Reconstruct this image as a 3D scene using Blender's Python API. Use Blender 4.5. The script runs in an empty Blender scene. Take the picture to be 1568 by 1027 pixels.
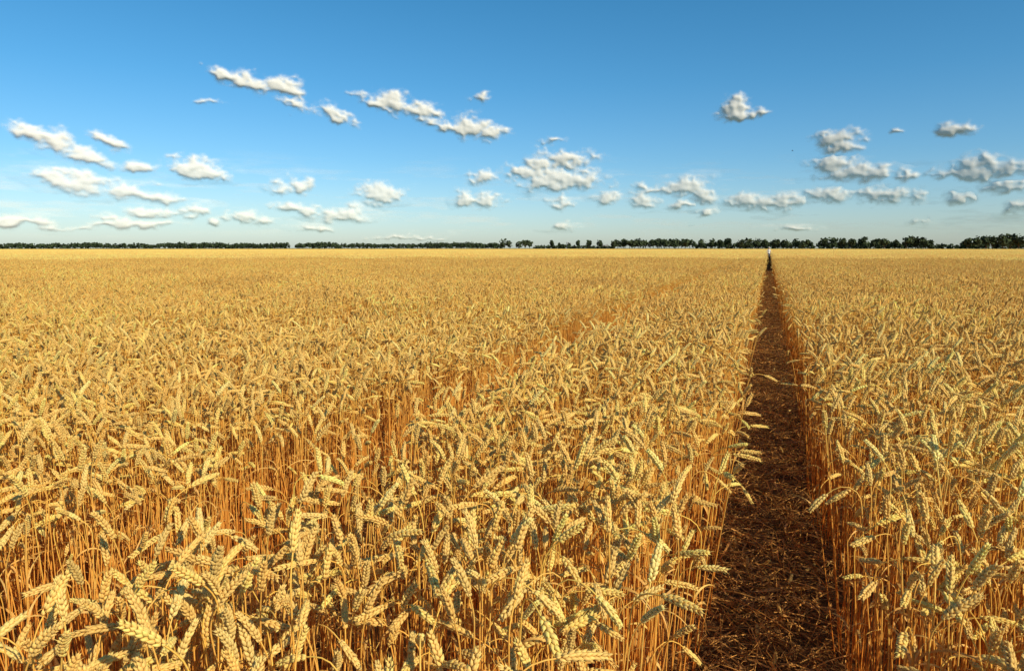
import bpy, math, numpy as np
from mathutils import Vector, Euler

rng = np.random.default_rng(7)
S = bpy.context.scene
D2R = math.pi/180
# ------------------------------------------------------------------ camera
F = 1045.0; W2, H2 = 784.0, 513.5
PITCH = math.atan(133.5/F)
YAW = math.atan(393*math.cos(PITCH)/F)
CAMH = 1.56
CAMX = -0.03
cam_d = bpy.data.cameras.new("camera"); cam = bpy.data.objects.new("camera", cam_d)
S.collection.objects.link(cam); S.camera = cam
cam_d.sensor_width = 36; cam_d.lens = 36*F/1568; cam_d.clip_end = 20000; cam_d.clip_start = 0.02
cam.location = (CAMX, 0, CAMH)
cam.rotation_euler = (math.pi/2-PITCH, 0, YAW)

def pix_az(x):
    return -YAW + math.atan((x-W2)*math.cos(PITCH)/F)
def pix_azel(x, y):
    v = Vector((x-W2, H2-y, -F)); v.rotate(cam.rotation_euler); v.normalize()
    return math.degrees(math.atan2(v.x, v.y)), math.degrees(math.asin(v.z))

# ------------------------------------------------------------------ mesh helpers
class MB:
    def __init__(s): s.V=[]; s.F=[]; s.C=[]; s.n=0
    def add(s, V, F, C):
        V=np.asarray(V,float); F=np.asarray(F,int)
        C=np.asarray(C,float)
        if C.ndim==1: C=np.tile(C,(len(V),1))
        s.V.append(V); s.F.append(F+s.n); s.C.append(C); s.n+=len(V)
    def get(s): return np.concatenate(s.V), np.concatenate(s.F), np.concatenate(s.C)

def make_mesh(name, V, Fc, C=None, mat=None, smooth=True):
    me = bpy.data.meshes.new(name)
    me.vertices.add(len(V)); me.vertices.foreach_set("co", np.asarray(V,np.float32).ravel())
    k = Fc.shape[1]
    me.loops.add(len(Fc)*k); me.loops.foreach_set("vertex_index", Fc.astype(np.int32).ravel())
    me.polygons.add(len(Fc)); me.polygons.foreach_set("loop_start", np.arange(0,len(Fc)*k,k,dtype=np.int32))
    me.polygons.foreach_set("use_smooth", np.full(len(Fc), smooth))
    me.update(calc_edges=True)
    if C is not None:
        a = me.attributes.new("Col","FLOAT_COLOR","POINT")
        c4 = np.ones((len(V),4),np.float32); c4[:,:3]=C
        a.data.foreach_set("color", c4.ravel())
    if mat: me.materials.append(mat)
    return me
def obj(name, me, parent=None, link=True):
    o = bpy.data.objects.new(name, me)
    if link: S.collection.objects.link(o)
    if parent: o.parent = parent
    return o
def empty(name):
    o = bpy.data.objects.new(name, None); S.collection.objects.link(o); return o

def norm(a): return a/(np.linalg.norm(a,axis=-1,keepdims=True)+1e-12)
def tube(P, R, n, ref=(0,1,0)):
    P=np.asarray(P,float); m=len(P)
    T=norm(np.gradient(P,axis=0)); ref=np.tile(np.array(ref,float),(m,1))
    u=norm(np.cross(T,ref)); v=np.cross(T,u)
    a=np.arange(n)*2*math.pi/n
    R=np.asarray(R,float).reshape(-1,1,1)*np.ones((m,1,1))
    V=P[:,None,:]+R*(np.cos(a)[None,:,None]*u[:,None,:]+np.sin(a)[None,:,None]*v[:,None,:])
    V=V.reshape(-1,3); f=[]
    for i in range(m-1):
        for j in range(n):
            a0=i*n+j; a1=i*n+(j+1)%n; b0=a0+n; b1=a1+n
            f.append((a0,a1,b1)); f.append((a0,b1,b0))
    return V, np.array(f)
def spindle(n, rings, ztip):
    V=[(0,0,0)]
    for z,r in rings:
        for j in range(n):
            a=2*math.pi*j/n; V.append((r*math.cos(a), r*math.sin(a), z))
    V.append((0,0,ztip)); f=[]
    for j in range(n): f.append((0,1+(j+1)%n,1+j))
    for i in range(len(rings)-1):
        for j in range(n):
            a0=1+i*n+j; a1=1+i*n+(j+1)%n
            f.append((a0,a1,a1+n)); f.append((a0,a1+n,a0+n))
    b=1+(len(rings)-1)*n; t=len(V)-1
    for j in range(n): f.append((b+j,b+(j+1)%n,t))
    return np.array(V,float), np.array(f)

SP_NEAR = spindle(5, [(.12,.34),(.38,.52),(.68,.42),(.92,.14)], 1.12)
SP_AWN  = spindle(5, [(.12,.34),(.38,.52),(.68,.42),(.95,.07)], 1.95)
SP_MID  = spindle(4, [(.42,.5)], 1.1)

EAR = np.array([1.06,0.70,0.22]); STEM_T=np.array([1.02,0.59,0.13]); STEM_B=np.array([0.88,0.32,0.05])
LEAF=np.array([0.92,0.54,0.16])

def centre(L, lean, theta, neck, curl, earL, wob, ph):
    N=240; s=np.linspace(0,L+earL,N); ds=s[1]-s[0]
    x=np.clip((s-(L-neck))/neck,0,1); sm=x*x*(3-2*x)
    ang=lean*np.clip(s/L,0,1)+ (theta-lean)*sm + curl*np.clip((s-L)/earL,0,1)
    X=np.cumsum(np.sin(ang))*ds; Z=np.cumsum(np.cos(ang))*ds
    Y=wob*np.sin(s/L*3.0+ph)-wob*math.sin(ph)
    P=np.stack([X,Y,Z],1)
    return s,P
def at(s,P,q):
    return np.stack([np.interp(q,s,P[:,k]) for k in range(3)],1)

def stalk(lod, r):
    """one ripe wheat stem with its ear; returns V,F,C"""
    mb=MB()
    L=r.uniform(0.74,0.90); earL=r.uniform(0.064,0.092)
    q=r.random()
    if q<0.42: th=r.uniform(6,42)
    elif q<0.84: th=r.uniform(42,92)
    else: th=r.uniform(92,140)
    th*=D2R; neck=r.uniform(0.06,0.14); curl=r.uniform(0,26)*D2R
    s,P=centre(L, r.normal(0,2.5)*D2R, th, neck, curl, earL, r.uniform(0,.012), r.uniform(0,6))
    tint=1+r.normal(0,.10); hue=r.normal(0,.06)
    tc=np.array([tint*(1+.3*hue),tint*(1-hue*.6),tint*(1-hue*2)])
    sides={0:4,1:3,2:3}[lod]
    if lod==0: qs=np.concatenate([np.linspace(0,L-neck,6),np.linspace(L-neck,L+.004,7)[1:]])
    elif lod==1: qs=np.concatenate([np.linspace(0,L-neck,3),np.linspace(L-neck,L,4)[1:]])
    else: qs=np.array([L-neck-.15, L-neck, L])
    sp=at(s,P,qs); rad=np.interp(qs,[0,L],[.0023,.0015])*(1 if lod<2 else 1.6)
    V,Fc=tube(sp,rad,sides)
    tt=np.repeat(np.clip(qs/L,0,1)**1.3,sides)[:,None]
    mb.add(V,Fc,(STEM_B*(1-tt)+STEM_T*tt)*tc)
    wsc=r.uniform(1.0,1.32)
    roll=r.uniform(0,math.pi)
    def frame(q):
        p=at(s,P,np.array([q]))[0]; t=at(s,P,np.array([q+.002]))[0]-at(s,P,np.array([q-.002]))[0]
        t/=np.linalg.norm(t); u=np.cross(t,(0,1,0)); u/=np.linalg.norm(u); v=np.cross(t,u)
        return p,t,math.cos(roll)*u+math.sin(roll)*v, -math.sin(roll)*u+math.cos(roll)*v
    if lod==0:
        n=int(earL/0.0047)
        for i in range(n):
            f=i/(n-1); q=L+f*earL*.93
            p,t,u,v=frame(min(q,L+earL-.003)); sd=1 if i%2 else -1
            env=(0.66+0.34*math.sin(min(1,f*3.5)*math.pi/2))*(1-0.36*max(0,(f-.6)/.4))
            for k,(ov,out) in enumerate([(0,.50),(1,.26),(-1,.26)]):
                d=t+u*sd*(out+r.normal(0,.09))+v*(ov*.32+r.normal(0,.09)); d/=np.linalg.norm(d)
                ln=(.0142 if k==0 else .0134)*env*r.uniform(.85,1.16)
                wd=.0067*env*wsc
                a=np.cross(d,v); a/=np.linalg.norm(a); b=np.cross(d,a)
                awn = (f>.8 and r.random()<.4) or r.random()<.10
                TV,TF=(SP_AWN if awn else SP_NEAR)
                base=p+u*sd*.0016*env+v*ov*.0014
                V=base+TV[:,0:1]*a*wd+TV[:,1:2]*b*wd*.9+TV[:,2:3]*d*ln
                c=EAR*tc*r.uniform(.90,1.07)
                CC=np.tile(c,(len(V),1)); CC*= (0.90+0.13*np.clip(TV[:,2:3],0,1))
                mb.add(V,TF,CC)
        nl=r.choice([0,1,2],p=[.35,.45,.20])
        for _ in range(nl):
            s0=r.uniform(.35,.82)*L; p0=at(s,P,np.array([s0]))[0]
            az=r.uniform(0,2*math.pi); h=np.array([math.cos(az),math.sin(az),0]); side=np.array([-h[1],h[0],0])
            Ln=r.uniform(.08,.20); m=9; ang=r.uniform(5,35)*D2R; bend=r.uniform(80,190)*D2R
            pt=p0.copy(); w0=r.uniform(.003,.0055); tw=r.uniform(-3,3); vs=[];
            for i in range(m):
                f=i/(m-1); w=w0*(1-f)**.6*(.5+min(.5,f*3))
                nrm=np.array([0,0,1.])*math.sin(ang)-h*math.cos(ang)
                sdv=side*math.cos(tw*f)+nrm*math.sin(tw*f)
                vs+= [pt-sdv*w, pt+sdv*w]
                pt=pt+(h*math.sin(ang)+np.array([0,0,math.cos(ang)]))*Ln/m; ang+=bend/m
            fc=[]
            for i in range(m-1):
                a=2*i; fc+=[(a,a+1,a+3),(a,a+3,a+2)]
            mb.add(np.array(vs),np.array(fc),LEAF*tc*r.uniform(.75,1.1))
    elif lod==1:
        n=14
        for i in range(n):
            f=i/(n-1); q=L+f*earL*.88
            p,t,u,v=frame(min(q,L+earL-.003)); sd=1 if i%2 else -1
            env=(0.7+0.3*min(1,f*3))*(1-0.36*max(0,(f-.6)/.4))
            d=t+u*sd*.36+v*r.normal(0,.12); d/=np.linalg.norm(d)
            a=np.cross(d,v); a/=np.linalg.norm(a); b=np.cross(d,a)
            TV,TF=SP_MID
            V=p+u*sd*.0018+TV[:,0:1]*a*.0098*env*wsc+TV[:,1:2]*b*.0118*env*wsc+TV[:,2:3]*d*.018*env
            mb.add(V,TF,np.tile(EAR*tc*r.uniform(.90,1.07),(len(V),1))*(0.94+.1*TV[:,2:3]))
        if r.random()<.35:
            s0=r.uniform(.5,.85)*L; p0=at(s,P,np.array([s0]))[0]; az=r.uniform(0,6.28)
            h=np.array([math.cos(az),math.sin(az),0]); side=np.array([-h[1],h[0],0])*.005
            p1=p0+h*.05+np.array([0,0,.04]); p2=p0+h*.10-np.array([0,0,.02])
            mb.add(np.array([p0-side,p0+side,p1-side,p1+side,p2]),np.array([(0,1,3),(0,3,2),(2,3,4)]),LEAF*tc)
    else:
        qs=L+np.array([0,.25,.5,.75,1.0])*earL
        pp=at(s,P,qs); V,Fc=tube(pp,np.array([.003,.0085,.0075,.0075,.0015])*1.2*wsc,4)
        sh=np.tile(np.array([1.05,.95,1.08,.97]),5)[:,None]
        mb.add(V,Fc,np.tile(EAR*tc,(len(V),1))*sh)
    return mb.get()

# ------------------------------------------------------------------ materials
def newmat(name):
    m=bpy.data.materials.new(name); m.use_nodes=True; nt=m.node_tree; nt.nodes.clear()
    return m,nt
def N(nt,t,**k):
    n=nt.nodes.new(t)
    for a,b in k.items(): setattr(n,a,b)
    return n
def mixcol(nt,blend,fac,a,b):
    n=N(nt,'ShaderNodeMix',data_type='RGBA',blend_type=blend)
    for i,v in ((0,fac),(6,a),(7,b)):
        if v is None: continue
        if isinstance(v,bpy.types.NodeSocket): nt.links.new(v,n.inputs[i])
        else: n.inputs[i].default_value=v
    return n.outputs[2]
def math_(nt,op,a,b=None,c=None,clamp=False):
    n=N(nt,'ShaderNodeMath',operation=op); n.use_clamp=clamp
    for i,v in enumerate((a,b,c)):
        if v is None: continue
        if isinstance(v,bpy.types.NodeSocket): nt.links.new(v,n.inputs[i])
        else: n.inputs[i].default_value=v
    return n.outputs[0]
def maprange(nt,v,a,b,c,d,interp='LINEAR'):
    n=N(nt,'ShaderNodeMapRange',interpolation_type=interp); nt.links.new(v,n.inputs[0])
    for i,x in enumerate((a,b,c,d)): n.inputs[1+i].default_value=x
    return n.outputs[0]

def straw_mat(name, gain=1.0, transl=.25, fscale=220):
    m,nt=newmat(name); L=nt.links
    at_=N(nt,'ShaderNodeAttribute',attribute_name="Col")
    oi=N(nt,'ShaderNodeObjectInfo')
    geo=N(nt,'ShaderNodeNewGeometry')
    no=N(nt,'ShaderNodeTexNoise'); no.inputs['Scale'].default_value=fscale; no.inputs['Detail'].default_value=2
    tc=N(nt,'ShaderNodeTexCoord'); L.new(tc.outputs['Object'],no.inputs['Vector'])
    big=N(nt,'ShaderNodeTexNoise'); big.inputs['Scale'].default_value=.35; big.inputs['Detail'].default_value=3
    L.new(geo.outputs['Position'],big.inputs['Vector'])
    v=math_(nt,'MULTIPLY',maprange(nt,no.outputs[0],.3,.7,.88*gain,1.10*gain),maprange(nt,oi.outputs['Random'],0,1,.88,1.08))
    v=math_(nt,'MULTIPLY',v,maprange(nt,big.outputs[0],.3,.7,.93,1.05))
    vm=N(nt,'ShaderNodeVectorMath',operation='SCALE'); L.new(at_.outputs['Color'],vm.inputs[0]); L.new(v,vm.inputs['Scale'])
    mn=N(nt,'ShaderNodeVectorMath',operation='MINIMUM'); L.new(vm.outputs[0],mn.inputs[0]); mn.inputs[1].default_value=(.95,.95,.95)
    p=N(nt,'ShaderNodeBsdfPrincipled'); L.new(mn.outputs[0],p.inputs['Base Color'])
    p.inputs['Roughness'].default_value=.5; p.inputs['Specular IOR Level'].default_value=.18
    tr=N(nt,'ShaderNodeBsdfTranslucent'); L.new(mn.outputs[0],tr.inputs['Color'])
    mx=N(nt,'ShaderNodeMixShader'); mx.inputs[0].default_value=transl
    L.new(p.outputs[0],mx.inputs[1]); L.new(tr.outputs[0],mx.inputs[2])
    o=N(nt,'ShaderNodeOutputMaterial'); L.new(mx.outputs[0],o.inputs[0])
    return m
M_WHEAT=straw_mat("ripe_wheat"); M_LITTER=straw_mat("trampled_straw",gain=1.0,transl=.1)

def noise_mat(name, c1, c2, scale, bump=0.3, rough=.95, scale2=None):
    m,nt=newmat(name); L=nt.links
    geo=N(nt,'ShaderNodeNewGeometry')
    n1=N(nt,'ShaderNodeTexNoise'); n1.inputs['Scale'].default_value=scale; n1.inputs['Detail'].default_value=8; n1.inputs['Roughness'].default_value=.65
    L.new(geo.outputs['Position'],n1.inputs['Vector'])
    n2=N(nt,'ShaderNodeTexNoise'); n2.inputs['Scale'].default_value=scale2 or scale*.07; n2.inputs['Detail'].default_value=3
    L.new(geo.outputs['Position'],n2.inputs['Vector'])
    col=mixcol(nt,'MIX',maprange(nt,n1.outputs[0],.38,.64,0,1),(*c1,1),(*c2,1))
    k=maprange(nt,n2.outputs[0],.3,.7,.8,1.15)
    vm=N(nt,'ShaderNodeVectorMath',operation='SCALE'); L.new(col,vm.inputs[0]); L.new(k,vm.inputs['Scale'])
    p=N(nt,'ShaderNodeBsdfPrincipled'); L.new(vm.outputs[0],p.inputs['Base Color']); p.inputs['Roughness'].default_value=rough
    p.inputs['Specular IOR Level'].default_value=.15
    b=N(nt,'ShaderNodeBump'); b.inputs['Strength'].default_value=bump; b.inputs['Distance'].default_value=.03
    L.new(n1.outputs[0],b.inputs['Height']); L.new(b.outputs[0],p.inputs['Normal'])
    o=N(nt,'ShaderNodeOutputMaterial'); L.new(p.outputs[0],o.inputs[0]); return m
M_SOIL=noise_mat("soil",(.12,.05,.018),(.36,.17,.05),28,.6)
M_CANOPY=noise_mat("wheat_canopy",(.60,.31,.07),(.92,.58,.17),9,.8,scale2=.05)

# ------------------------------------------------------------------ wheat sources (unlinked collections)
def src_coll(name, items):
    c=bpy.data.collections.new(name)
    for i,me in enumerate(items):
        o=bpy.data.objects.new("%s_%02d"%(name,i),me); c.objects.link(o)
    return c
N0,N1,N2=36,30,24
T0=[stalk(0,rng) for _ in range(N0)]
T1=[stalk(1,rng) for _ in range(N1)]
T2=[stalk(2,rng) for _ in range(N2)]
col_near=src_coll("wheat_stalk",[make_mesh("wheat_stalk",*t,mat=M_WHEAT) for t in T0])

def yaw_rand(n):
    return rng.vonmises(-0.35,0.45,n)      # mild wind bias towards +X
def hfield(x,y):
    return 1+.035*np.sin(x*.9+1.3*np.sin(y*.35))+.03*np.sin(y*.8+x*.33+2)+.025*np.sin(x*2.3-y*1.7)
def scatter(w,l,dens,clump=3,spread=.028):
    nc=max(1,int(w*l*dens/clump)); cx=rng.uniform(-w/2,w/2,nc); cy=rng.uniform(-l/2,l/2,nc)
    k=rng.poisson(clump-1,nc)+1
    x=np.repeat(cx,k)+rng.normal(0,spread,k.sum()); y=np.repeat(cy,k)+rng.normal(0,spread,k.sum())
    return x,y
def tile_mesh(name,w,l,dens,T,sc=1.0,clump=3):
    x,y=scatter(w,l,dens,clump)
    x=np.clip(x,-w/2-.03,w/2+.03)
    mb=MB()
    for a,b in zip(x,y):
        V,Fc,C=T[rng.integers(len(T))]
        yw=yaw_rand(1)[0]; c,s=math.cos(yw),math.sin(yw)
        t=rng.normal(0,4*D2R,2)
        V2=V
        if sc!=1.0:
            top=V[:,2].max(); V2=(V-[0,0,top])*sc+[0,0,top]
        V2=V2*rng.uniform(.86,1.08)
        X=V2[:,0]*c-V2[:,1]*s; Y=V2[:,0]*s+V2[:,1]*c
        X=X+V2[:,2]*t[0]; Y=Y+V2[:,2]*t[1]
        mb.add(np.stack([X+a,Y+b,V2[:,2]],1),Fc,C*rng.uniform(.84,1.10))
    return make_mesh(name,*mb.get(),mat=M_WHEAT)
TW=.64
col_mid=src_coll("wheat_patch",[tile_mesh("wheat_patch",TW,1.0,360,T1) for _ in range(7)])
col_far=src_coll("wheat_plot",[tile_mesh("wheat_plot",2.8,4.0,180,T2,1.15) for _ in range(4)])
col_vfar=src_coll("wheat_block",[tile_mesh("wheat_block",8.0,8.0,45,T2,1.9,1) for _ in range(3)])

def scatter_obj(name, coll, P, rot, scl, idx, parent=None):
    me=bpy.data.meshes.new(name); me.vertices.add(len(P)); me.vertices.foreach_set("co",np.asarray(P,np.float32).ravel())
    a=me.attributes.new("rot","FLOAT_VECTOR","POINT"); a.data.foreach_set("vector",np.asarray(rot,np.float32).ravel())
    a=me.attributes.new("scl","FLOAT_VECTOR","POINT"); a.data.foreach_set("vector",np.asarray(scl,np.float32).ravel())
    a=me.attributes.new("idx","INT","POINT"); a.data.foreach_set("value",np.asarray(idx,np.int32))
    me.update()
    o=obj(name,me,parent)
    g=bpy.data.node_groups.new(name+"_scatter","GeometryNodeTree")
    g.interface.new_socket("Geometry",in_out='INPUT',socket_type='NodeSocketGeometry')
    g.interface.new_socket("Geometry",in_out='OUTPUT',socket_type='NodeSocketGeometry')
    gi=g.nodes.new('NodeGroupInput'); go=g.nodes.new('NodeGroupOutput')
    ip=g.nodes.new('GeometryNodeInstanceOnPoints'); ci=g.nodes.new('GeometryNodeCollectionInfo')
    ci.inputs['Collection'].default_value=coll; ci.inputs['Separate Children'].default_value=True; ci.inputs['Reset Children'].default_value=True
    def na(nm,dt):
        n=g.nodes.new('GeometryNodeInputNamedAttribute'); n.data_type=dt; n.inputs['Name'].default_value=nm; return n.outputs['Attribute']
    L=g.links
    L.new(gi.outputs[0],ip.inputs['Points']); L.new(ci.outputs[0],ip.inputs['Instance'])
    ip.inputs['Pick Instance'].default_value=True
    L.new(na("idx","INT"),ip.inputs['Instance Index'])
    er=g.nodes.new('FunctionNodeEulerToRotation'); L.new(na("rot","FLOAT_VECTOR"),er.inputs[0]); L.new(er.outputs[0],ip.inputs['Rotation'])
    L.new(na("scl","FLOAT_VECTOR"),ip.inputs['Scale'])
    L.new(ip.outputs[0],go.inputs[0])
    md=o.modifiers.new("scatter",'NODES'); md.node_group=g
    return o

# ------------------------------------------------------------------ field layout
PL,PR=-.23,.30          # trodden track edges
BL,BR=-2.05,-1.51       # second, narrower wheel gap
def inview(x,y,m=46,r0=2.4):
    dx=x-CAMX; d=math.hypot(dx,y)
    if d<r0: return True
    a=math.degrees(math.atan2(dx,y)-(-YAW)); a=(a+180)%360-180
    return abs(a)<m+ math.degrees(math.asin(min(1,.9/d)))
cols=[]
n=int(60/TW)
cols+= [(PR+TW*(i+.5),'R' if i==0 else '') for i in range(n)]
cols+= [(PL-TW*.5,'L'),(PL-TW*1.5,'BN')]
cols+= [(BL-TW*(i+.5),'BF' if i==0 else '') for i in range(n)]
NEAR=7.5; MIDR=46.0
nP=[];nR=[];nS=[];nI=[]; mP=[];mR=[];mS=[];mI=[]
for cx,tag in cols:
    for j in range(-3,int(MIDR)):
        cy=j+.5
        if not inview(cx,cy): continue
        d=math.hypot(cx-CAMX,cy)
        if d<NEAR:
            x,y=scatter(TW,1.0,410,3.3,.026)
            if tag=='R': x=np.where(x<-TW/2,-TW/2+rng.uniform(-.03,.04,len(x)),x)
            X=x+cx; Y=y+cy
            yw=yaw_rand(len(x)); 
            tx=rng.normal(0,3.8*D2R,len(x)); ty=rng.normal(0,3.8*D2R,len(x))
            eL=np.clip(1-(PL-X)/.14,0,1)*(X<PL+.05); eR=np.clip(1-(X-PR)/.12,0,1)*(X>PR-.05)
            tx=tx+eL*rng.uniform(-1,6,len(x))*D2R-eR*rng.uniform(-3,3,len(x))*D2R
            keep=~((X>PL+.03)&(X<PR-.03)) & ~((X>BL+.03)&(X<BR-.03))
            lx=np.cos(yw)*tx+np.sin(yw)*ty; ly=-np.sin(yw)*tx+np.cos(yw)*ty
            rot=np.stack([-ly,lx,yw],1)
            hs=hfield(X,Y)*rng.uniform(.89,1.07,len(x))
            hs=np.where(rng.random(len(x))<.12,hs*rng.uniform(.70,.9,len(x)),hs)
            sc=np.stack([hs*rng.uniform(.98,1.18,len(x))]*2+[hs],1)
            nP.append(np.stack([X,Y,np.zeros_like(X)],1)[keep]); nR.append(rot[keep]); nS.append(sc[keep]); nI.append(rng.integers(0,N0,len(x))[keep])
        elif d<MIDR:
            flip=rng.random()<.5
            mP.append((cx,cy,0)); mR.append((0,0,0)); 
            mS.append((1,-1 if flip else 1,float(hfield(cx,cy)))); mI.append(rng.integers(0,7))
field=empty("wheat_field")
scatter_obj("near_stalks",col_near,np.concatenate(nP),np.concatenate(nR),np.concatenate(nS),np.concatenate(nI),field)
scatter_obj("middle_stalks",col_mid,mP,mR,mS,mI,field)
print("near",sum(map(len,nP)),"mid",len(mP))
fP=[];fS=[];fI=[];vP=[];vS=[];vI=[]
MAXD=560.
for side in (1,-1):
    for i in range(70):
        cx=(PR+2.8*(i+.5)) if side>0 else (PL-2.8*(i+.5))
        for j in range(0,45):
            cy=4*j+2.0; d=math.hypot(cx,cy)
            if MIDR-2.5<d<150 and inview(cx,cy):
                fP.append((cx,cy,rng.uniform(-.015,.015))); fS.append((1,rng.choice([-1,1]),1)); fI.append(rng.integers(0,4))
    for i in range(75):
        cx=(PR+8*(i+.5)) if side>0 else (PL-8*(i+.5))
        for j in range(0,72):
            cy=8*j+4.0; d=math.hypot(cx,cy)
            if 145<d<MAXD and inview(cx,cy,45):
                vP.append((cx,cy,rng.uniform(-.02,.02))); vS.append((1,rng.choice([-1,1]),1)); vI.append(rng.integers(0,3))
z3=lambda n:np.zeros((n,3))
scatter_obj("far_stalks",col_far,fP,z3(len(fP)),fS,fI,field)
scatter_obj("distant_stalks",col_vfar,vP,z3(len(vP)),vS,vI,field)
mb=MB()
for x0,x1 in ((-620,PL-.05),(PR+.05,420)):
    xs=np.linspace(0,1,60); 
    xs=x0+(x1-x0)*xs
    ys=np.geomspace(48,MAXD+20,60)
    gx,gy=np.meshgrid(xs,ys); V=np.stack([gx.ravel(),gy.ravel(),.66+0*gx.ravel()],1)
    idx=np.arange(3600).reshape(60,60); a,b,c,d=idx[:-1,:-1].ravel(),idx[:-1,1:].ravel(),idx[1:,1:].ravel(),idx[1:,:-1].ravel()
    mb.add(V,np.concatenate([np.stack([a,b,c],1),np.stack([a,c,d],1)]),(1,1,1))
obj("canopy",make_mesh("canopy",*mb.get(),mat=M_CANOPY),field)

# ------------------------------------------------------------------ ground
V=np.array([(-6000,-3000,0),(6000,-3000,0),(6000,9000,0),(-6000,9000,0)],float)
obj("ground",make_mesh("ground",V,np.array([(0,1,2,3)]),mat=M_SOIL,smooth=False))
M_GREEN=noise_mat("green_field",(.10,.12,.03),(.16,.16,.05),.2,.2)
V=np.array([(-5000,585,0.02),(5000,585,0.02),(5000,8500,0.02),(-5000,8500,0.02)],float)
obj("distant_meadow",make_mesh("distant_meadow",V,np.array([(0,1,2,3)]),mat=M_GREEN,smooth=False))

def litter(w,l,n):
    mb=MB()
    for _ in range(n):
        L=rng.uniform(.06,.42)*(1 if rng.random()<.6 else .5); az=rng.normal(math.pi/2,.9) if rng.random()<.55 else rng.uniform(0,6.28)
        k=6; x,y=rng.uniform(-w/2,w/2),rng.uniform(-l/2,l/2); z0=abs(rng.normal(0,.022))+.004
        t=np.linspace(-.5,.5,k); cur=rng.normal(0,.25); a=az+cur*t*2
        kink=rng.normal(0,.7) if rng.random()<.35 else 0; a=a+np.where(t>rng.uniform(-.3,.3),kink,0)
        xs=x+np.cumsum(np.cos(a))*L/k-math.cos(az)*L/2; ys=y+np.cumsum(np.sin(a))*L/k-math.sin(az)*L/2
        xs=np.clip(xs,-w/2-.05,w/2+.05)
        zs=z0+t*rng.normal(0,.05)+.02*rng.random()*np.sin((t+.5)*3.1); zs=np.maximum(zs,.002)
        v=rng.uniform(.5,1.2); c=np.array([.90,.44,.12])*v if rng.random()<.7 else np.array([.42,.19,.06])*v
        if rng.random()<.75:
            V,Fc=tube(np.stack([xs,ys,zs],1),rng.uniform(.0016,.0028),3,ref=(0,0,1)); mb.add(V,Fc,c)
        else:
            wd=rng.uniform(.002,.005); tw=rng.uniform(0,3)+t*rng.normal(0,3)
            sx=-np.sin(a)*np.cos(tw)*wd; sy=np.cos(a)*np.cos(tw)*wd; sz=np.sin(tw)*wd
            A=np.stack([xs-sx,ys-sy,zs-sz],1); B=np.stack([xs+sx,ys+sy,zs+sz],1)
            V=np.empty((2*k,3)); V[0::2]=A; V[1::2]=B; f=[]
            for i in range(k-1): f+=[(2*i,2*i+1,2*i+3),(2*i,2*i+3,2*i+2)]
            mb.add(V,np.array(f),c)
    for _ in range(int(n*.012)+1):
        V,Fc,C=T0[rng.integers(N0)]
        Lh=V[:,2].max(); V2=V-[0,0,Lh-.09]
        keepf=np.all(V[Fc][:,:,2]>Lh-.09,axis=1); Fk=Fc[keepf]
        u,inv=np.unique(Fk,return_inverse=True); 
        if len(u)==0: continue
        P=V2[u]; P=P-P.mean(0); q=P[:,[2,1,0]]; yw=rng.uniform(0,6.28)
        X=q[:,0]*math.cos(yw)-q[:,1]*math.sin(yw); Y=q[:,0]*math.sin(yw)+q[:,1]*math.cos(yw)
        Z=q[:,2]*.5; Z=Z-Z.min()+.02
        mb.add(np.stack([X+rng.uniform(-w/2,w/2),Y+rng.uniform(-l/2,l/2),Z],1),inv.reshape(-1,3),C[u]*.85)
    return make_mesh("straw_litter",*mb.get(),mat=M_LITTER)
col_lit=src_coll("straw_patch",[litter(.58,1.0,580) for _ in range(5)])
lP=[];lS=[];lI=[]
for j in range(0,130):
    lP.append(((PL+PR)/2,j+.5,0)); lS.append((rng.choice([-1,1]),rng.choice([-1,1]),1)); lI.append(rng.integers(0,5))
for j in range(0,20):
    lP.append(((BL+BR)/2,j+.5,0)); lS.append((.8,rng.choice([-1,1]),1)); lI.append(rng.integers(0,5))
scatter_obj("straw_litter",col_lit,lP,z3(len(lP)),lS,lI)
ys=np.linspace(-2,130,265); NP=len(ys)
xl=PL-.04+.02*np.sin(ys*3.1)+rng.normal(0,.008,NP); xr=PR+.04+.02*np.sin(ys*2.3+1)+rng.normal(0,.008,NP)
V=np.empty((2*NP,3)); V[0::2]=np.stack([xl,ys,0*ys+.004],1); V[1::2]=np.stack([xr,ys,0*ys+.004],1)
f=[]
for i in range(NP-1): f+=[(2*i,2*i+1,2*i+3),(2*i,2*i+3,2*i+2)]
obj("dirt_path",make_mesh("dirt_path",V,np.array(f),mat=noise_mat("trodden_soil",(.10,.045,.018),(.28,.13,.045),45,.7)))

# ------------------------------------------------------------------ distant trees
m,nt=newmat("tree_foliage"); at_=N(nt,'ShaderNodeAttribute',attribute_name="Col")
p=N(nt,'ShaderNodeBsdfPrincipled'); p.inputs['Roughness'].default_value=.8; p.inputs['Specular IOR Level'].default_value=.1
geo=N(nt,'ShaderNodeNewGeometry'); nn=N(nt,'ShaderNodeTexNoise'); nn.inputs['Scale'].default_value=.8; nt.links.new(geo.outputs['Position'],nn.inputs['Vector'])
vm=N(nt,'ShaderNodeVectorMath',operation='SCALE'); nt.links.new(at_.outputs['Color'],vm.inputs[0]); nt.links.new(maprange(nt,nn.outputs[0],.3,.7,.7,1.25),vm.inputs['Scale'])
nt.links.new(vm.outputs[0],p.inputs['Base Color']); o_=N(nt,'ShaderNodeOutputMaterial'); nt.links.new(p.outputs[0],o_.inputs[0]); M_TREE=m
tb=MB()
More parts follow.
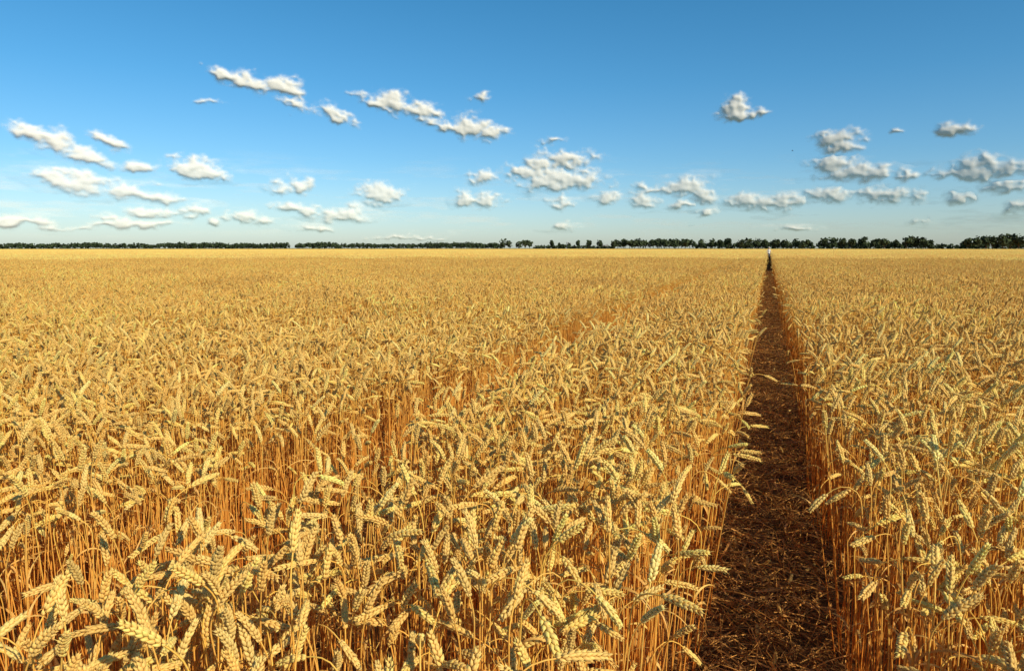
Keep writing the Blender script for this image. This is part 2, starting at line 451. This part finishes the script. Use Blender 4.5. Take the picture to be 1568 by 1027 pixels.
def tree(x,y,h,w,nq,bushy=False,q=.75):
    tk=h*(.06 if bushy else rng.uniform(.14,.24))
    P=np.array([(x,y,0),(x+rng.normal(0,.1),y,tk+.5),(x+rng.normal(0,.3),y,h*.55)])
    V,Fc=tube(P,[h*.03,h*.022,h*.012],5); tb.add(V,Fc,(.06,.045,.03))
    for _ in range(3):
        a=rng.uniform(0,6.28); e=np.array([x+math.cos(a)*w*.33,y+math.sin(a)*w*.33,h*rng.uniform(.45,.75)])
        V,Fc=tube(np.array([P[1],(P[1]+e)/2+[0,0,.3],e]),[h*.014,h*.009,h*.004],3); tb.add(V,Fc,(.06,.045,.03))
    nb=6
    bl=[(np.array([x,y,tk+(h-tk)*.52]),w*.38,(h-tk)*.46)]
    for _ in range(nb):
        a=rng.uniform(0,6.28); rr=w*rng.uniform(.12,.3)
        bl.append((np.array([x+math.cos(a)*rr,y+math.sin(a)*rr,tk+(h-tk)*rng.uniform(.3,.8)]),w*rng.uniform(.17,.27),(h-tk)*rng.uniform(.18,.28)))
    n=nq; bi=rng.integers(0,len(bl),n)
    ctr=np.array([b[0] for b in bl])[bi]; rx=np.array([b[1] for b in bl])[bi]; rz=np.array([b[2] for b in bl])[bi]
    d=norm(rng.normal(0,1,(n,3))); rad=rng.uniform(.55,1.08,n)[:,None]
    c=ctr+d*rad*np.stack([rx,rx,rz],1)
    c[:,2]=np.minimum(c[:,2],h)
    nr=norm(d+rng.normal(0,.6,(n,3))); u=norm(np.cross(nr,rng.normal(0,1,(n,3)))); v=np.cross(nr,u)
    s=(q*rng.uniform(.5,1.2,n))[:,None]
    V=np.stack([c-u*s-v*s*.6,c+u*s-v*s*.5,c+u*s*.7+v*s,c-u*s*.8+v*s*.8],1).reshape(-1,3)
    i=np.arange(n)*4; Fc=np.concatenate([np.stack([i,i+1,i+2],1),np.stack([i,i+2,i+3],1)])
    shade=rng.uniform(.7,1.15,len(bl))[bi]*rng.uniform(.75,1.2,n)
    C=np.repeat(np.array([.052,.072,.036])[None]*shade[:,None]*rng.uniform(.85,1.15),4,axis=0)
    tb.add(V,Fc,C)
def put(px,Dm,top_px,w,nq=170,**k):
    az=pix_az(px); D=Dm*rng.uniform(.97,1.03)
    h=(380-top_px)*1.27/F*Dm+1.7
    tree(CAMX+math.sin(az)*D,math.cos(az)*D,h,w,nq,**k)
def band(x0,x1,Dm,top,jit,step,w,nq=120,**k):
    x=x0
    while x<=x1:
        ph=math.sin(x*.035)*.5+math.sin(x*.11+1)*.5
        put(x,Dm,top+jit*(ph*.6+rng.uniform(-.6,.6)),w*rng.uniform(.85,1.2),nq,**k); x+=step*rng.uniform(.7,1.3)
band(-60,440,1250,375.2,1.5,4.0,10,80,bushy=True,q=1.3)
band(262,440,1150,374.0,.9,5,10,80,bushy=True,q=1.3)
band(455,770,1150,374.4,1.0,4.0,10,90,bushy=True,q=1.2)
band(480,520,1100,373.2,.7,5,10,80,bushy=True,q=1.2)
band(655,765,950,373.2,1.0,5,9,90,bushy=True,q=1.1)
for px,t,w in ((772,368.5,9),(781,371,7),(794,370.5,8),(804,369.5,9),(811,371.5,6),(845,371,5),(857,374,5),(863,375,5),(871,374,4),(886,370.5,6),(901,369.5,7),(919,370,7)):
    put(px,620,t,w,190)
band(820,940,700,377,.6,5,6,60,bushy=True,q=.8)
band(940,1000,620,370.5,1.0,6,7.5,190)
put(955,600,368.5,8,200);put(980,600,367.5,11,260);put(968,600,369.5,8,200)
band(1000,1062,620,370.0,1.0,6,8,190)
for px in (1008,1020,1034,1049): put(px,600,369.0+rng.uniform(-.5,1),9,220)
for px,t in ((1075,369.5),(1090,369),(1101,369.5),(1115,368.3),(1134,370),(1145,369.5),(1158,369),(1172,370.5),(1186,370),(1203,370.5),(1219,369.5),(1232,371.5)):
    put(px,600,t,8.5,240)
band(1062,1245,660,373.5,.9,5,7,90,bushy=True,q=.8)
for px,t,w in ((1262,368.8,9),(1275,368.2,10),(1288,369.3,8),(1303,369.6,8),(1321,367.2,10),(1340,370,8),(1354,368.8,9),(1370,371,7),(1388,367.2,11),(1402,368.8,8),(1414,367.5,10),(1424,371,6)):
    put(px,590,t,w,260)
band(1255,1425,640,373.2,.9,5,7,90,bushy=True,q=.8)
band(1425,1475,680,376,.8,6,6,60,bushy=True,q=.8)
for px,t,w in ((1483,369.5,8),(1496,368.5,8),(1510,367.2,9),(1520,367.5,9),(1535,365.8,9),(1546,366.2,10),(1560,366.5,10),(1577,367,9),(1594,367,10),(1612,368,9),(1640,367,10)):
    put(px,570,t,w,260)
band(1475,1650,620,373,.9,5,7,90,bushy=True,q=.8)
obj("distant_tree_row",make_mesh("distant_tree_row",*tb.get(),mat=M_TREE,smooth=False))

# ------------------------------------------------------------------ farm buildings on the horizon
def plain(name,c,rough=.7,scale=3.):
    return noise_mat(name,tuple(np.array(c)*.88),c,scale,.1,rough,scale2=scale*.2)
M_WHITE=plain("white_render",(.55,.55,.53)); M_ROOF=plain("grey_roof",(.25,.24,.24)); M_METAL=plain("galvanised_sheet",(.40,.42,.44),.5)
M_DARK=plain("dark_opening",(.05,.05,.06))
az=pix_az(871); sx,sy=CAMX+math.sin(az)*760,math.cos(az)*760
silo=empty("grain_silo"); silo.location=(sx,sy,0)
def lathe(name,prof,n,mat,parent,loc=(0,0,0)):
    V=[];
    for r,z in prof:
        for j in range(n): a=2*math.pi*j/n; V.append((r*math.cos(a)+loc[0],r*math.sin(a)+loc[1],z+loc[2]))
    f=[]
    for i in range(len(prof)-1):
        for j in range(n): f.append((i*n+j,i*n+(j+1)%n,(i+1)*n+(j+1)%n,(i+1)*n+j))
    return obj(name,make_mesh(name,np.array(V),np.array(f),mat=mat),parent)
rib=[(.85+.03*(i%2),i*.5) for i in range(0,17)]
lathe("bin",rib,20,M_METAL,silo,(-1.8,0,0)); lathe("bin_roof",[(.95,8.0),(.2,8.8),(.001,8.9)],20,M_METAL,silo,(-1.8,0,0))
lathe("second_bin",[(r,z*.85) for r,z in rib],20,M_METAL,silo,(1.8,0,0)); lathe("second_bin_roof",[(.95,6.8),(.2,7.6),(.001,7.7)],20,M_METAL,silo,(1.8,0,0))
lathe("elevator_leg",[(.2,0),(.2,10.0),(.001,10.2)],8,M_METAL,silo,(0,.8,0))
def boxmesh(name,x0,x1,y0,y1,z0,z1,mat,parent):
    V=np.array([(x0,y0,z0),(x1,y0,z0),(x1,y1,z0),(x0,y1,z0),(x0,y0,z1),(x1,y0,z1),(x1,y1,z1),(x0,y1,z1)],float)
    f=np.array([(0,3,2,1),(4,5,6,7),(0,1,5,4),(1,2,6,5),(2,3,7,6),(3,0,4,7)])
    return obj(name,make_mesh(name,V,f,mat=mat,smooth=False),parent)
az=pix_az(927); fh=empty("white_farmhouse"); fh.location=(CAMX+math.sin(az)*760,math.cos(az)*760,0)
V=np.array([(-3,-3,0),(3,-3,0),(3,3,0),(-3,3,0),(-3,-3,3),(3,-3,3),(3,3,3),(-3,3,3),(-3,0,5),(3,0,5)],float)
tri=[(0,1,5),(0,5,4),(1,2,6),(1,6,5),(2,3,7),(2,7,6),(3,0,4),(3,4,7),(4,8,7),(5,6,9)]
obj("walls",make_mesh("walls",V,np.array(tri),mat=M_WHITE,smooth=False),fh)
V=np.array([(-3.3,-3.4,2.75),(3.3,-3.4,2.75),(3.3,0,5.06),(-3.3,0,5.06),(-3.3,3.4,2.75),(3.3,3.4,2.75)],float)
obj("roof",make_mesh("roof",V,np.array([(0,1,2,3),(3,2,5,4)]),mat=M_ROOF,smooth=False),fh)
for i,x in enumerate((-2.6,-1.2,1.6)): boxmesh("window_%d"%(i+1),x,x+.9,-3.05,-2.95,1.1,2.3,M_DARK,fh)
boxmesh("door",.3,1.2,-3.05,-2.95,0,2.1,M_DARK,fh); boxmesh("chimney",1.6,2.2,-.3,.3,4.6,5.9,M_ROOF,fh)

# ------------------------------------------------------------------ person standing on the track
def person():
    root=empty("person")
    verts=[];edges=[];rad=[]
    def j(p,r,par=None,ry=None):
        verts.append(p); rad.append((r,ry or r)); i=len(verts)-1
        if par is not None: edges.append((par,i))
        return i
    pel=j((0,0,.95),.135,None,.105); wa=j((0,0,1.10),.125,pel,.095); ch=j((0,0,1.30),.155,wa,.105); sh=j((0,.01,1.42),.12,ch,.08)
    nk=j((0,0,1.50),.055,sh); hd0=j((0,-.01,1.56),.065,nk); hd=j((0,-.015,1.64),.088,hd0,.10); hd1=j((0,-.01,1.71),.075,hd,.09); j((0,-.01,1.745),.035,hd1)
    for s in (-1,1):
        a=j((s*.17,.01,1.41),.062,sh); e=j((s*.23,.03,1.15),.043,a); w=j((s*.245,-.05,.93),.030,e)
        pm=j((s*.245,-.075,.86),.034,w,.02)
        for k,(dy,l) in enumerate(((-.028,.07),(-.010,.082),(.008,.076),(.025,.06))):
            f1=j((s*.245,-.08+dy,.825),.0095,pm); f2=j((s*.238,-.085+dy,.825-l*.55),.0088,f1); j((s*.228,-.085+dy,.825-l),.007,f2)
        t1=j((s*.232,-.105,.875),.011,pm); j((s*.222,-.125,.845),.009,t1)
        hp=j((s*.095,0,.88),.095,pel); st=-.14 if s>0 else .12
        kn=j((s*.10,st*.6-.02,.49),.058,hp); an=j((s*.10,st*1.1+.03,.09),.038,kn); he=j((s*.10,st*1.1-.02,.045),.04,an); j((s*.105,st*1.1-.15,.03),.03,he)
    me=bpy.data.meshes.new("body"); me.from_pydata(verts,edges,[]); 
    o=obj("body",me,root); sk=o.modifiers.new("skin",'SKIN'); 
    for i,r in enumerate(rad): me.skin_vertices[0].data[i].radius=r
    me.skin_vertices[0].data[0].use_root=True; sk.use_smooth_shade=True
    ss=o.modifiers.new("sub",'SUBSURF'); ss.levels=2; ss.render_levels=2
    m,nt=newmat("person_clothes"); L=nt.links
    tc=N(nt,'ShaderNodeTexCoord'); sp=N(nt,'ShaderNodeSeparateXYZ'); L.new(tc.outputs['Object'],sp.inputs[0])
    z=sp.outputs[2]; ax=math_(nt,'ABSOLUTE',sp.outputs[0])
    trou=math_(nt,'LESS_THAN',z,.93); c=mixcol(nt,'MIX',trou,(.66,.66,.64,1),(.10,.12,.17,1))
    shoe=math_(nt,'LESS_THAN',z,.085); c=mixcol(nt,'MIX',shoe,c,(.05,.04,.035,1))
    hand=math_(nt,'MULTIPLY',math_(nt,'GREATER_THAN',ax,.19),math_(nt,'LESS_THAN',z,1.13)); head=math_(nt,'GREATER_THAN',z,1.475)
    c=mixcol(nt,'MIX',math_(nt,'MAXIMUM',hand,head),c,(.50,.30,.20,1))
    nn=N(nt,'ShaderNodeTexNoise'); nn.inputs['Scale'].default_value=12; L.new(tc.outputs['Object'],nn.inputs['Vector'])
    vm=N(nt,'ShaderNodeVectorMath',operation='SCALE'); L.new(c,vm.inputs[0]); L.new(maprange(nt,nn.outputs[0],.3,.7,.9,1.05),vm.inputs['Scale'])
    p=N(nt,'ShaderNodeBsdfPrincipled'); p.inputs['Roughness'].default_value=.8; L.new(vm.outputs[0],p.inputs['Base Color'])
    oo=N(nt,'ShaderNodeOutputMaterial'); L.new(p.outputs[0],oo.inputs[0]); me.materials.append(m)
    Mh=plain("brown_hair",(.05,.03,.02),.6,60); Msk=plain("skin",(.5,.3,.2),.6,40); Me=plain("eye",(.03,.03,.03),.3,40); Mh2=plain("white_cap",(.6,.59,.56),.8,40)
    def ell(name,c,r,mat):
        V,Fc=spindle(14,[( .5-.5*math.cos(a), .5*math.sin(a)) for a in np.linspace(.2,2.94,9)],1.0)
        V=(V-[0,0,.5])*2*np.array(r)+np.array(c); return obj(name,make_mesh(name,V,Fc,mat=mat),root)
    ell("hair",(0,.018,1.675),(.092,.098,.098),Mh); ell("cap",(0,.0,1.715),(.097,.108,.066),Mh2)
    ell("cap_brim",(0,-.12,1.70),(.075,.07,.008),Mh2)
    ell("nose",(0,-.118,1.635),(.013,.018,.024),Msk); ell("mouth",(0,-.102,1.595),(.024,.009,.006),plain("lips",(.4,.15,.12),.5,40))
    for s in (-1,1): ell("eye",(s*.033,-.103,1.662),(.012,.008,.007),Me); ell("ear",(s*.092,0,1.645),(.010,.018,.030),Msk)
    root.location=(.02,95,.004); root.rotation_euler=(0,0,.15); root.scale=(.96,.96,.96)
person()

# ------------------------------------------------------------------ a far bird
bv=[(0,-.10,0),(.015,0,.015),(-.015,0,.015),(0,.12,0),(0,0,-.02),(.09,.0,.05),(.20,.05,.02),(.09,.06,.045),(-.09,.0,.05),(-.20,.05,.02),(-.09,.06,.045),(.02,.17,0),(-.02,.17,0)]
bf=[(0,1,2),(1,3,2),(0,4,1),(0,2,4),(4,3,1),(4,2,3),(1,5,7),(5,6,7),(1,7,3),(2,10,8),(8,10,9),(2,3,10),(3,11,12)]
b=obj("bird",make_mesh("bird",np.array(bv,float)*1.3,np.array(bf),mat=plain("bird_feathers",(.05,.045,.04),.7,20),smooth=False))
a_,e_=pix_azel(1214,231); Db=110; b.location=(CAMX+math.sin(a_*D2R)*math.cos(e_*D2R)*Db,math.cos(a_*D2R)*math.cos(e_*D2R)*Db,CAMH+math.sin(e_*D2R)*Db); b.rotation_euler=(0,.3,1.2)

# ------------------------------------------------------------------ clouds: soft cumulus relief 7 km away, sunlit
CL=[(345,116,26,9,18,0),(385,129,40,13,10,0),(434,134,28,14,0,0),(456,162,26,10,18,.1),(512,177,26,10,25,.1),(330,157,24,5,0,.6),
(572,158,26,8,18,0),(603,160,28,17,0,0),(638,169,32,13,10,0),(736,152,14,8,0,.2),
(688,196,30,10,8,.1),(722,197,28,17,0,0),(746,205,28,13,0,0),
(45,206,28,13,18,0),(80,217,38,17,14,0),(137,244,46,13,12,.2),(161,218,24,10,20,.2),(212,259,27,11,0,.2),
(80,272,26,14,0,0),(122,283,54,17,7,0),(205,297,40,14,0,0),(242,305,36,11,0,0),(228,326,36,7,0,.1),(300,325,22,10,0,.1),(165,333,26,6,0,.2),(210,342,56,7,0,.1),(328,342,12,7,0,.3),
(293,256,28,15,0,0),(316,268,36,9,0,0),(378,334,32,9,5,0),(440,319,28,7,0,.1),(474,323,24,10,0,0),(527,328,32,12,0,0),(485,350,28,5,0,.3),
(434,289,20,10,0,.4),(460,288,15,14,0,0),(586,299,30,15,0,0),(557,300,14,6,0,.4),(714,305,17,14,0,0),(744,308,22,14,0,0),(740,272,20,12,0,.4),
(866,245,38,14,0,0),(828,250,24,16,0,.05),(800,268,28,13,10,0),(850,279,58,15,0,0),(893,277,30,14,0,.05),(862,312,26,10,0,.3),(848,216,24,5,0,.55),
(930,304,22,11,0,.3),(985,310,24,12,0,0),(1000,291,30,8,0,.05),(1045,289,42,14,0,0),(1078,297,22,14,0,0),(1040,315,22,6,0,.2),(1085,328,16,7,0,.1),
(1122,163,19,15,0,0),(1133,175,34,8,0,0),(1165,172,16,6,0,.2),(1285,214,32,12,0,0),(1290,228,28,11,0,.1),(1278,256,30,14,0,0),(1302,267,46,14,0,0),(1342,266,22,13,0,.05),(1380,272,14,11,0,.1),
(1150,309,36,10,0,.1),(1190,308,38,14,0,0),(1270,300,36,12,0,.1),(1352,301,50,14,0,0),(1460,199,28,11,0,0),(1375,200,8,5,0,.3),
(1490,262,42,20,0,.1),(1545,259,40,13,0,.1),(1436,270,26,10,0,.5),(1468,306,22,11,0,.1),(1535,290,46,13,0,.4),(1556,318,20,9,0,.1),
(30,341,52,7,0,.1),(860,348,20,6,0,.5),(1410,340,18,6,0,.4),(1210,352,34,5,0,.5),(100,350,44,5,0,.5),(640,365,54,4,0,.5)]
nrg=np.random.default_rng(11); LAT=nrg.random((256,256))
def vnoise(x,y):
    xi=np.floor(x).astype(int); yi=np.floor(y).astype(int); fx=x-xi; fy=y-yi
    fx=fx*fx*fx*(fx*(fx*6-15)+10); fy=fy*fy*fy*(fy*(fy*6-15)+10)
    g=lambda a,b: LAT[a&255,b&255]
    return (g(xi,yi)*(1-fx)+g(xi+1,yi)*fx)*(1-fy)+(g(xi,yi+1)*(1-fx)+g(xi+1,yi+1)*fx)*fy
def fbm(x,y,o,gain=.5,billow=False):
    s=0;a=1;t=0
    for k in range(o):
        v=vnoise(x+17.3*k,y-9.1*k)
        if billow: v=1-abs(2*v-1)
        s=s+a*v;t+=a;a*=gain;x=x*2.03;y=y*2.03
    return s/t
A0,A1,E0,E1,ST=-66.,26.,.4,19.,.05
az_=np.arange(A0,A1,ST); el_=np.arange(E0,E1,ST); AZ,EL=np.meshgrid(az_,el_)
wx=(fbm(AZ*.9,EL*1.4,5)-.5)*1.3; wy=(fbm(AZ*.9+50,EL*1.4+50,5)-.5)*.7
px=AZ+wx; py=EL+wy
D=np.full(AZ.shape,-9.)
for (x,y,a,b_,t,ft) in CL:
    A,E=pix_azel(x,y); Ax,Ex=pix_azel(x+10,y); Ay,Ey=pix_azel(x,y-10)
    kx=abs(Ax-A)/10*1.32; ky=abs(Ey-E)/10*1.40; th=-t*D2R
    dx=px-A; dy=py-E; u=dx*math.cos(th)+dy*math.sin(th); v=-dx*math.sin(th)+dy*math.cos(th)
    v=np.where(v<0,v*1.30,v)
    L_=np.sqrt((u/(a*kx))**2+(v/(b_*ky))**2+ft*ft)
    dd=1-L_; k=.35; h=np.clip(.5+.5*(dd-D)/k,0,1); D=D*(1-h)+dd*h+k*h*(1-h)*.5
def blur(a,n):
    for _ in range(n): a=(a*2+np.roll(a,1,0)+np.roll(a,-1,0)+np.roll(a,1,1)+np.roll(a,-1,1))/6
    return a
bil=fbm(AZ*1.5,EL*1.9,4,.5,True); fine=fbm(AZ*1.1+9,EL*1.9+4,7,.66)
dens=D+(fine-.5)*1.45+(bil-.6)*.3-.03
alpha=np.clip((dens+.14)/1.08,0,1); alpha=alpha*alpha*(3-2*alpha)
alpha=blur(np.clip(alpha*1.22,0,.90),2)
# thin streaks of high haze low over the horizon
strk=fbm(AZ*.22+3,EL*1.7+8,5,.6); strk=np.clip((strk-.50)/.25,0,1)*np.clip((7.5-EL)/4,0,1)*np.clip((EL-.6)/1.2,0,1)*.34
alpha=1-(1-alpha)*(1-strk)
env=np.clip(dens*2,0,1)
bulge=np.sqrt(np.clip(blur(D,6)+.45,0,None))*55+blur(bil,6)*20*env+blur(fine,3)*30*env
bulge=blur(bulge,7)
R=7000-bulge
ca=np.radians(AZ); ce=np.radians(EL)
P=np.stack([R*np.sin(ca)*np.cos(ce),R*np.cos(ca)*np.cos(ce),R*np.sin(ce)+CAMH],-1).reshape(-1,3)
idx=np.arange(AZ.size).reshape(AZ.shape)
q=np.stack([idx[:-1,:-1],idx[:-1,1:],idx[1:,1:],idx[1:,:-1]],-1).reshape(-1,4)
al=alpha.ravel(); q=q[al[q].max(1)>.001]
u,inv=np.unique(q,return_inverse=True)
haze=np.clip((EL.ravel()[u]-.5)/7,0,1)
m,nt=newmat("cloud_vapour"); L=nt.links
at_=N(nt,'ShaderNodeAttribute',attribute_name="Col"); sp=N(nt,'ShaderNodeSeparateColor'); L.new(at_.outputs['Color'],sp.inputs[0])
df=N(nt,'ShaderNodeBsdfDiffuse'); df.inputs['Color'].default_value=(.74,.71,.69,1)
tp=N(nt,'ShaderNodeBsdfTransparent'); mx=N(nt,'ShaderNodeMixShader')
L.new(sp.outputs[0],mx.inputs[0]); L.new(tp.outputs[0],mx.inputs[1]); L.new(df.outputs[0],mx.inputs[2])
oo=N(nt,'ShaderNodeOutputMaterial'); L.new(mx.outputs[0],oo.inputs[0])
aa=al[u]*(.70+.30*haze)
obj("clouds",make_mesh("clouds",P[u],inv.reshape(-1,4),np.stack([aa,aa,aa],1),mat=m))

# ------------------------------------------------------------------ sun + sky
SUN_AZ=117*D2R; SUN_EL=34*D2R
sd=bpy.data.lights.new("sun",'SUN'); sd.energy=5.0; sd.angle=.5*D2R; sd.color=(1,.88,.62)
so=bpy.data.objects.new("sun",sd); S.collection.objects.link(so)
sv=Vector((math.sin(SUN_AZ)*math.cos(SUN_EL),math.cos(SUN_AZ)*math.cos(SUN_EL),math.sin(SUN_EL)))
so.rotation_euler=sv.to_track_quat('Z','Y').to_euler(); so.location=(30,-5,30)

w=bpy.data.worlds.new("World"); S.world=w; w.use_nodes=True; nt=w.node_tree; nt.nodes.clear(); L=nt.links
sky=N(nt,'ShaderNodeTexSky',sky_type='NISHITA'); sky.sun_disc=False; sky.sun_elevation=SUN_EL; sky.sun_rotation=SUN_AZ
sky.altitude=100; sky.air_density=1.0; sky.dust_density=.6; sky.ozone_density=1.6
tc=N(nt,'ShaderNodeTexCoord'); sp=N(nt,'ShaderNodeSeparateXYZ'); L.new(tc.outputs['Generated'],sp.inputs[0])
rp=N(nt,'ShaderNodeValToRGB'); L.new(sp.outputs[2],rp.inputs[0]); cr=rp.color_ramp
# thin horizon haze, deep blue above; zenith out of frame darkened to cut blue fill
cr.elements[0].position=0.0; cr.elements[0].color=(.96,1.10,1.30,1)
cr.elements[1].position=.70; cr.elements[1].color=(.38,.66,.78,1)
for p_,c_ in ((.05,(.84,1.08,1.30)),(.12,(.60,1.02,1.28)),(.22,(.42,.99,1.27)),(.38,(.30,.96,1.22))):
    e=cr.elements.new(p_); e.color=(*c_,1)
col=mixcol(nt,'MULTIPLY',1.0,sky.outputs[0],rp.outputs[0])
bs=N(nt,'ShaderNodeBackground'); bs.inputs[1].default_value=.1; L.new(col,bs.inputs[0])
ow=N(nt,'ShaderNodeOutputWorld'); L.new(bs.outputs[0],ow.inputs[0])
S.view_settings.view_transform='Standard'; S.view_settings.look='None'; S.view_settings.exposure=0
